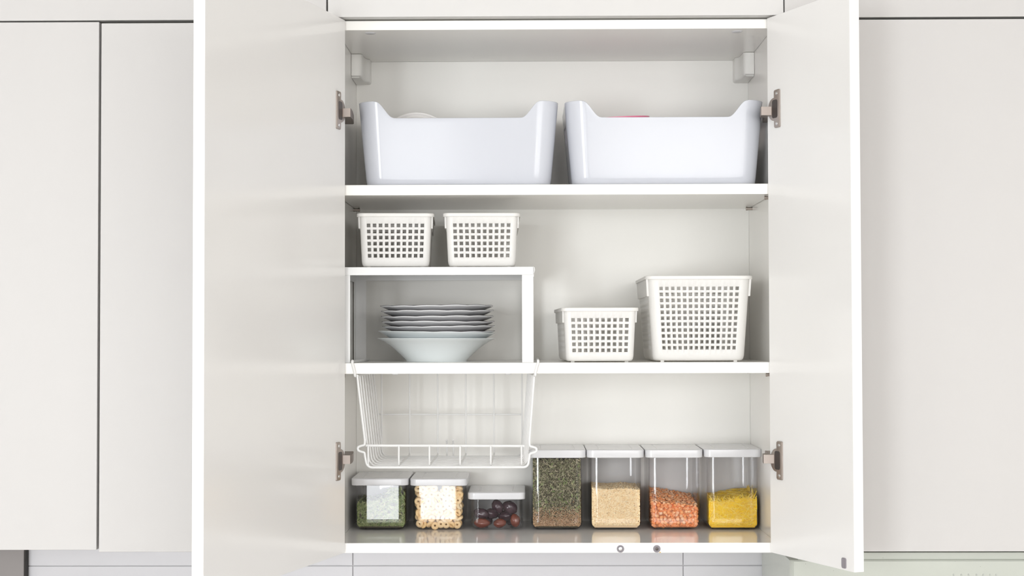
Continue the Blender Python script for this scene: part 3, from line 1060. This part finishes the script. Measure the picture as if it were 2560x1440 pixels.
def shell_points(cx, top, n_front, n_side, n_top, depth):
    """random points in a thin layer behind the front, the two sides and below the top surface; gives (point, outward normal)"""
    out = []
    for _ in range(n_front):
        x = rng.uniform(-HW, HW)
        y = YF + rng.uniform(0.0004, depth)
        z = rng.uniform(ZF, top(x, YF))
        out.append((x, y, z, 0))
    for _ in range(n_side):
        s = rng.choice((-1, 1))
        y = rng.uniform(YF, YBK)
        x = s * (HW - rng.uniform(0.0004, depth))
        z = rng.uniform(ZF, top(x, y))
        out.append((x, y, z, 1 if s > 0 else 2))
    for _ in range(n_top):
        x = rng.uniform(-HW, HW)
        y = rng.uniform(YF, YBK)
        z = top(x, y) - rng.uniform(0, depth)
        out.append((x, y, z, 3))
    return out


NRM = [Vector((0, -1, 0)), Vector((1, 0, 0)), Vector((-1, 0, 0)), Vector((0, 0, 1))]


def clampz(p, q, m=0.0):
    x, y = inside(0, p[0], p[1], p[2])
    return x, y, max(p[2], ZF)


def leaf_mesh(cx, pts, ln, wd, tilt, curl=0.25):
    vs, fs = [], []
    for (x, y, z, k) in pts:
        x, y, z = clampz((x, y, z), k)
        nr = (NRM[k] + Vector(rng.normal(0, tilt, 3))).normalized()
        t = nr.cross(Vector(rng.normal(0, 1, 3))).normalized()
        b = nr.cross(t)
        L = rng.uniform(*ln) / 2
        W = rng.uniform(*wd) / 2
        c = Vector((x, y, z))
        cu = nr * (-curl * L)
        p = [c - t * L + cu, c - b * W - t * L * 0.2, c + t * L + cu, c + b * W + t * L * 0.15]
        q = []
        for v in p:
            xx, yy, zz = v
            xx, yy = inside(0, xx, yy, zz)
            q.append((cx + xx, min(yy, YBK), max(zz, ZF)))
        i = len(vs)
        vs += q
        fs.append((i, i + 1, i + 2, i + 3))
    return vs, fs


def grain_mesh(cx, pts, ln, wd, tilt, top=None):
    """elongated six sided grains"""
    vs, fs = [], []
    for (x, y, z, k) in pts:
        x, y, z = clampz((x, y, z), k)
        nr = (NRM[k] + Vector(rng.normal(0, tilt, 3))).normalized()
        t = nr.cross(Vector(rng.normal(0, 1, 3))).normalized()
        b = nr.cross(t)
        L = rng.uniform(*ln) / 2
        W = rng.uniform(*wd) / 2
        c = Vector((x, y, z)) - nr * W * 0.8
        i = len(vs)
        ring = []
        for (f, w) in ((-0.55, 0.9), (0.55, 0.9)):
            for a in range(5):
                an = 2 * PI * a / 5
                ring.append(c + t * L * f + (nr * math.sin(an) + b * math.cos(an)) * W * w)
        allp = [c - t * L] + ring + [c + t * L]
        for v in allp:
            xx, yy = inside(0, v.x, v.y, v.z)
            vs.append((cx + xx, min(yy, YBK), max(v.z, ZF)))
        for a in range(5):
            b2_ = (a + 1) % 5
            fs.append((i, i + 1 + b2_, i + 1 + a))
            fs.append((i + 1 + a, i + 1 + b2_, i + 6 + b2_, i + 6 + a))
            fs.append((i + 11, i + 6 + a, i + 6 + b2_))
    return vs, fs


def strand_mesh(cx, pts, ln, r, tilt):
    vs, fs = [], []
    for (x, y, z, k) in pts:
        x, y, z = clampz((x, y, z), k)
        nr = (NRM[k] + Vector(rng.normal(0, tilt, 3))).normalized()
        rv = Vector(rng.normal(0, 1, 3))
        if k == 0:
            rv = Vector((rng.normal(0, 0.5), 0, rng.normal(0, 1.0)))
        t = nr.cross(rv).normalized()
        b = nr.cross(t)
        L = rng.uniform(*ln)
        kap = rng.normal(0, 22)
        i = len(vs)
        S = 5
        for sgi in range(S):
            s = (sgi / (S - 1) - 0.5) * L
            c = Vector((x, y, z)) + t * s + b * (kap * s * s) - nr * abs(s) * 0.05
            cz = max(c.z, ZF + r)
            ccx, ccy = inside(0, c.x, c.y, cz)
            c = Vector((max(-HW + r, min(HW - r, ccx)), min(max(ccy, YF + r), YBK - r), cz))
            for a in range(4):
                an = 2 * PI * a / 4
                v = c + (nr * math.sin(an) + b * math.cos(an)) * r
                vs.append((cx + v.x, v.y, v.z))
        for sgi in range(S - 1):
            for a in range(4):
                b2_ = (a + 1) % 4
                fs.append((i + sgi * 4 + a, i + sgi * 4 + b2_, i + sgi * 4 + 4 + b2_, i + sgi * 4 + 4 + a))
    return vs, fs


def merge(parts):
    vs, fs, mi = [], [], []
    for (v, f, m) in parts:
        n = len(vs)
        vs += v
        fs += [tuple(i + n for i in q) for q in f]
        mi += [m] * len(f)
    return vs, fs, mi


# green leaves in the left container
top1 = lambda x, y: ZB1 + 0.056 + 0.10 * x + 0.003 * math.sin(60 * x) + 0.02 * (y - YF)
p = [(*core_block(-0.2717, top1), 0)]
p.append((*leaf_mesh(-0.2717, shell_points(-0.2717, top1, 900, 900, 500, 0.003), (0.006, 0.013), (0.0016, 0.0034), 0.35), 1))
lo = [(rng.uniform(-HW, HW), YF + rng.uniform(0, 0.003), ZF + abs(rng.normal(0, 0.006)), 0) for _ in range(700)]
p.append((*leaf_mesh(-0.2717, lo, (0.0022, 0.005), (0.0010, 0.0022), 0.4), 1))
up_ = [(rng.uniform(0.010, HW), YF + rng.uniform(0.001, 0.02), top1(0.03, YF) + rng.uniform(-0.002, 0.014), 0) for _ in range(60)]
p.append((*leaf_mesh(-0.2717, up_, (0.008, 0.016), (0.0010, 0.0026), 0.5), 1))
np_stuff('tea_leaves', *merge(p)[:2], [M['core'], M['herb2']], merge(p)[2], 'loose green dried leaves filling the leftmost low container', 'dried leaves')

# herbs in the tall container
top4 = lambda x, y: ZB1 + 0.1285
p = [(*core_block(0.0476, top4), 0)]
pf = shell_points(0.0476, top4, 3400, 2200, 100, 0.003)
g = [q for q in pf if q[2] > ZB1 + 0.030 + rng.normal(0, 0.007)]
br = [q for q in pf if q[2] <= ZB1 + 0.042]
p.append((*leaf_mesh(0.0476, g, (0.0036, 0.0100), (0.0008, 0.0022), 0.6), 1))
ex = [(rng.uniform(-HW, HW), YF + rng.uniform(0, 0.0025), ZF + min(abs(rng.normal(0, 0.016)), 0.05), 0) for _ in range(3600)]
p.append((*leaf_mesh(0.0476, ex + br, (0.0014, 0.0032), (0.0007, 0.0018), 0.5), 2))
big = [(rng.uniform(-HW, HW), YF + 0.0003, rng.uniform(ZB1 + 0.03, ZB1 + 0.12), 0) for _ in range(60)]
p.append((*leaf_mesh(0.0476, big, (0.006, 0.010), (0.0022, 0.0036), 0.3), 3))
np_stuff('dried_herbs', *merge(p)[:2], [M['core'], M['herb'], M['crumb'], M['herb2']], merge(p)[2], 'dried green herbs with brown crumbs below, filling the tall container', 'dried herbs')

# rice
top5 = lambda x, y: ZB1 + 0.0745 + 0.006 * (y - YF) / 0.13 * 0 - 0.05 * x * 0.5 + 0.0012 * math.sin(90 * x) + 0.0006 * math.sin(200 * y)
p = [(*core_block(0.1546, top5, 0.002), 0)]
p.append((*grain_mesh(0.1546, shell_points(0.1546, top5, 3600, 2600, 2200, 0.0016), (0.0048, 0.0066), (0.0014, 0.0019), 0.3), 1))
np_stuff('rice', *merge(p)[:2], [M['ricek'], M['rice']], merge(p)[2], 'pale long-grain rice half filling the tall container', 'rice')

# noodles
top7 = lambda x, y: ZB1 + 0.049 + 0.009 * (x + HW) / (2 * HW) + 0.075 * (y - YF) * (0.6 + 0.5 * (x + HW) / (2 * HW)) * math.exp(-(y - YF) * 3) + 0.0015 * math.sin(110 * x)
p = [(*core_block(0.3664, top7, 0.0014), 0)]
p.append((*strand_mesh(0.3664, shell_points(0.3664, top7, 900, 600, 900, 0.0024), (0.014, 0.030), 0.00060, 0.05), 1))
np_stuff('noodles', *merge(p)[:2], [M['noodk'], M['noodle']], merge(p)[2], 'short yellow vermicelli noodles half filling the rightmost container', 'noodles')

# split peas: the ones in view one by one, the rest below as a fill
top6 = lambda x, y: ZB1 + 0.0505 - 0.0075 * (x + HW) / (2 * HW) + 0.17 * (y - YF) * (1 - 0.45 * (x + HW) / (2 * HW)) * math.exp(-(y - YF) * 2.2)
dome = MB().lathe([(0.0004, -0.0009), (0.0030, -0.0009), (0.0036, -0.0002), (0.0034, 0.0012), (0.0024, 0.0024), (0.0010, 0.0030), (0.0002, 0.0031)], 8)
proto = dome.build('split_pea', M['pea'], None, sharp=60, fixed=(0, 0, 0))
tag(proto, 'orange split pea in the clear container between rice and noodles', 'split pea', 'orange split peas in the container')
spots = []
sp = 0.0072
row = 0
z = ZF + 0.0034
while True:
    xs = np.arange(-HW + 0.0037 + rng.uniform(0, sp * 0.8), HW - 0.0033, sp * rng.uniform(0.96, 1.06))
    ok = False
    for x in xs:
        if z < top6(x, YF) - 0.001:
            ok = True
            spots.append((x + rng.normal(0, 0.0011), YF + 0.0034 + abs(rng.normal(0, 0.0010)), z + rng.normal(0, 0.0010), 0))
    if not ok:
        break
    row += 1
    z += sp * 0.86
nfront = len(spots)
row = 0
y = YF + 0.0042
while y < YBK - 0.003 and len(spots) < 296:
    for x in np.arange(-HW + 0.0037 + (sp / 2 if row % 2 else 0), HW - 0.0033, sp):
        if len(spots) < 296:
            spots.append((x + rng.normal(0, 0.0006), y + rng.normal(0, 0.0006), top6(x, y) + rng.normal(0, 0.0006) - 0.001, 3))
    row += 1
    y += sp * (1.0 if row < 8 else 1.12)
print('peas', nfront, len(spots))
for i, (x, y, z, k) in enumerate(spots):
    o = proto if i == 0 else proto.copy()
    if i:
        COL.objects.link(o)
    xx, yy = inside(0, x, y - 0.003, z - 0.003)
    yy = max(y, yy + 0.0034)
    x = max(-HW + 0.0036, min(HW - 0.0036, x))
    if z < ZF + 0.008:
        x *= 0.95
    o.location = (0.2607 + x, yy, z)
    nr = NRM[k] if rng.random() < 0.70 else -NRM[k]
    if rng.random() < 0.3:
        nr = Vector(rng.normal(0, 1, 3)).normalized()
    nr = (nr + Vector(rng.normal(0, 0.35, 3))).normalized()
    o.rotation_euler = nr.to_track_quat('Z', 'Y').to_euler()
fp = []
for q in shell_points(0.2607, lambda x, y: top6(x, y) - 0.003, 420, 420, 420, 0.004):
    x, y, z, k = q
    if k == 0:
        y += 0.0035
    fp.append((x * 0.95, y, max(z, ZF + 0.003), k))
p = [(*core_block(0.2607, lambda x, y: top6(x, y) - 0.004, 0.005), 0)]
p.append((*grain_mesh(0.2607, fp, (0.0066, 0.0074), (0.0050, 0.0062), 0.5), 1))
np_stuff('split_pea_fill', *merge(p)[:2], [M['peak'], M['pea_s']], merge(p)[2], 'mass of further orange split peas below those on show, in the same container', 'split peas')

# ring cereal, each ring an object of its own
RM, rm = 0.0044, 0.0031
m = MB()
rings = []
for i in range(18):
    a = 2 * PI * i / 18
    rings.append([((RM + rm * math.cos(b)) * math.cos(a), (RM + rm * math.cos(b)) * math.sin(a), rm * 0.95 * math.sin(b)) for b in [2 * PI * k / 8 for k in range(8)]])
m.loft(rings + [rings[0]], False, False)
proto = m.build('cereal_ring', M['cereal'], None, sharp=80, fixed=(0, 0, 0))
tag(proto, 'toasted ring cereal piece inside the second low container from the left', 'cereal ring', 'ring cereal in the container')
k = 0
for ly in range(3):
    cols, rows_ = 8, 7
    for r_ in range(rows_):
        for c_ in range(cols):
            dx = (0.0062 if (r_ + ly) % 2 else 0.0) - 0.003
            x = -0.0375 + c_ * 0.0107 + dx + rng.normal(0, 0.0010)
            x = max(-HW + 0.0064, min(HW - 0.0064, x))
            z = ZF + 0.0064 + r_ * 0.0107 + rng.normal(0, 0.0009) + (0.003 if ly % 2 else 0)
            if r_ == 6 and rng.random() < 0.35:
                continue
            if z > ZB1 + 0.0745:
                z = ZB1 + 0.0745
            y = YF + 0.0062 + ly * 0.0098 + abs(rng.normal(0, 0.0008))
            if r_ == 0:
                x *= 0.94
                y += 0.0015
            o = proto if k == 0 else proto.copy()
            if k:
                COL.objects.link(o)
            k += 1
            o.location = (-0.1668 + x, y, z)
            u = rng.random()
            if u < 0.45:
                nr = Vector((0, -1, 0)) + Vector(rng.normal(0, 0.3, 3))
            else:
                nr = Vector(rng.normal(0, 1, 3))
            nr.normalize()
            o.rotation_euler = nr.to_track_quat('Z', 'Y').to_euler()
            # keep clear of the front wall when standing edge-on
            ext = (RM + rm) * math.sqrt(max(0, 1 - nr.y ** 2)) * 0.0 + abs(rm * nr.y) + RM * math.sqrt(max(0, 1 - nr.y ** 2))
            o.location.y = max(o.location.y, YF + min(ext, 0.0078) + 0.0002)
print('rings', k)


# dates
def date(label, px, pz, py, L, Wd, rot, red):
    m = MB()
    bm = bmesh.new()
    bmesh.ops.create_uvsphere(bm, u_segments=20, v_segments=14, radius=1.0)
    ph = rng.uniform(0, 6, 4)
    for v in bm.verts:
        c = v.co
        a = math.atan2(c.y, c.z)
        w = 1 + 0.07 * math.sin(5 * a + ph[0] + 2 * c.x) + 0.05 * math.sin(9 * a + ph[1] - 3 * c.x) + 0.03 * math.sin(14 * c.x + ph[2] + 3 * a)
        e = (1 - abs(c.x) ** 3.0 * 0.12)
        v.co = Vector((c.x * L / 2, c.y * Wd / 2 * w * e, c.z * Wd / 2 * w * e))
    m.from_bm(bm)
    o = m.build('date', M['date2'] if red else M['date'], None, sharp=180, fixed=(0, 0, 0))
    o.location = (px, py, pz)
    o.rotation_euler = tuple(R(a) for a in rot)
    tag(o, label, 'date', 'dates in the container')
    return o


date('red-brown date lying flat at the bottom left of the low date container', -0.0885, ZF + 0.0088, YF + 0.0100, 0.0300, 0.0170, (0, 4, 8), True)
date('dark purple date on top of the red-brown one by the left wall', -0.0900, ZF + 0.0255, YF + 0.0150, 0.0290, 0.0185, (10, 12, -5), False)
date('brown date with an amber end at the bottom middle of the date container', -0.0560, ZF + 0.0085, YF + 0.0098, 0.0245, 0.0165, (0, -5, 20), True)
date('amber-brown date standing upright at the lower right of the date container', -0.0285, ZF + 0.0132, YF + 0.0098, 0.0250, 0.0170, (0, 80, 10), True)
date('black date at the upper right, the highest on the right of the date pile', -0.0375, ZF + 0.0360, YF + 0.0145, 0.0300, 0.0215, (0, 30, 5), False)
date('black date at the top middle of the date pile', -0.0600, ZF + 0.0375, YF + 0.0190, 0.0270, 0.0200, (0, 60, 0), False)
date('dark purple date in the centre of the pile, between the red-brown and black ones', -0.0700, ZF + 0.0240, YF + 0.0260, 0.0280, 0.0190, (0, 15, 40), False)
date('dark date behind the bottom middle one, under the black dates', -0.0460, ZF + 0.0200, YF + 0.0270, 0.0290, 0.0185, (0, -10, -20), False)
date('dark date at the back left of the date pile', -0.0800, ZF + 0.0095, YF + 0.0350, 0.0290, 0.0185, (0, 0, 60), False)
date('dark date at the back right of the date pile', -0.0350, ZF + 0.0095, YF + 0.0400, 0.0290, 0.0185, (0, 0, -50), False)
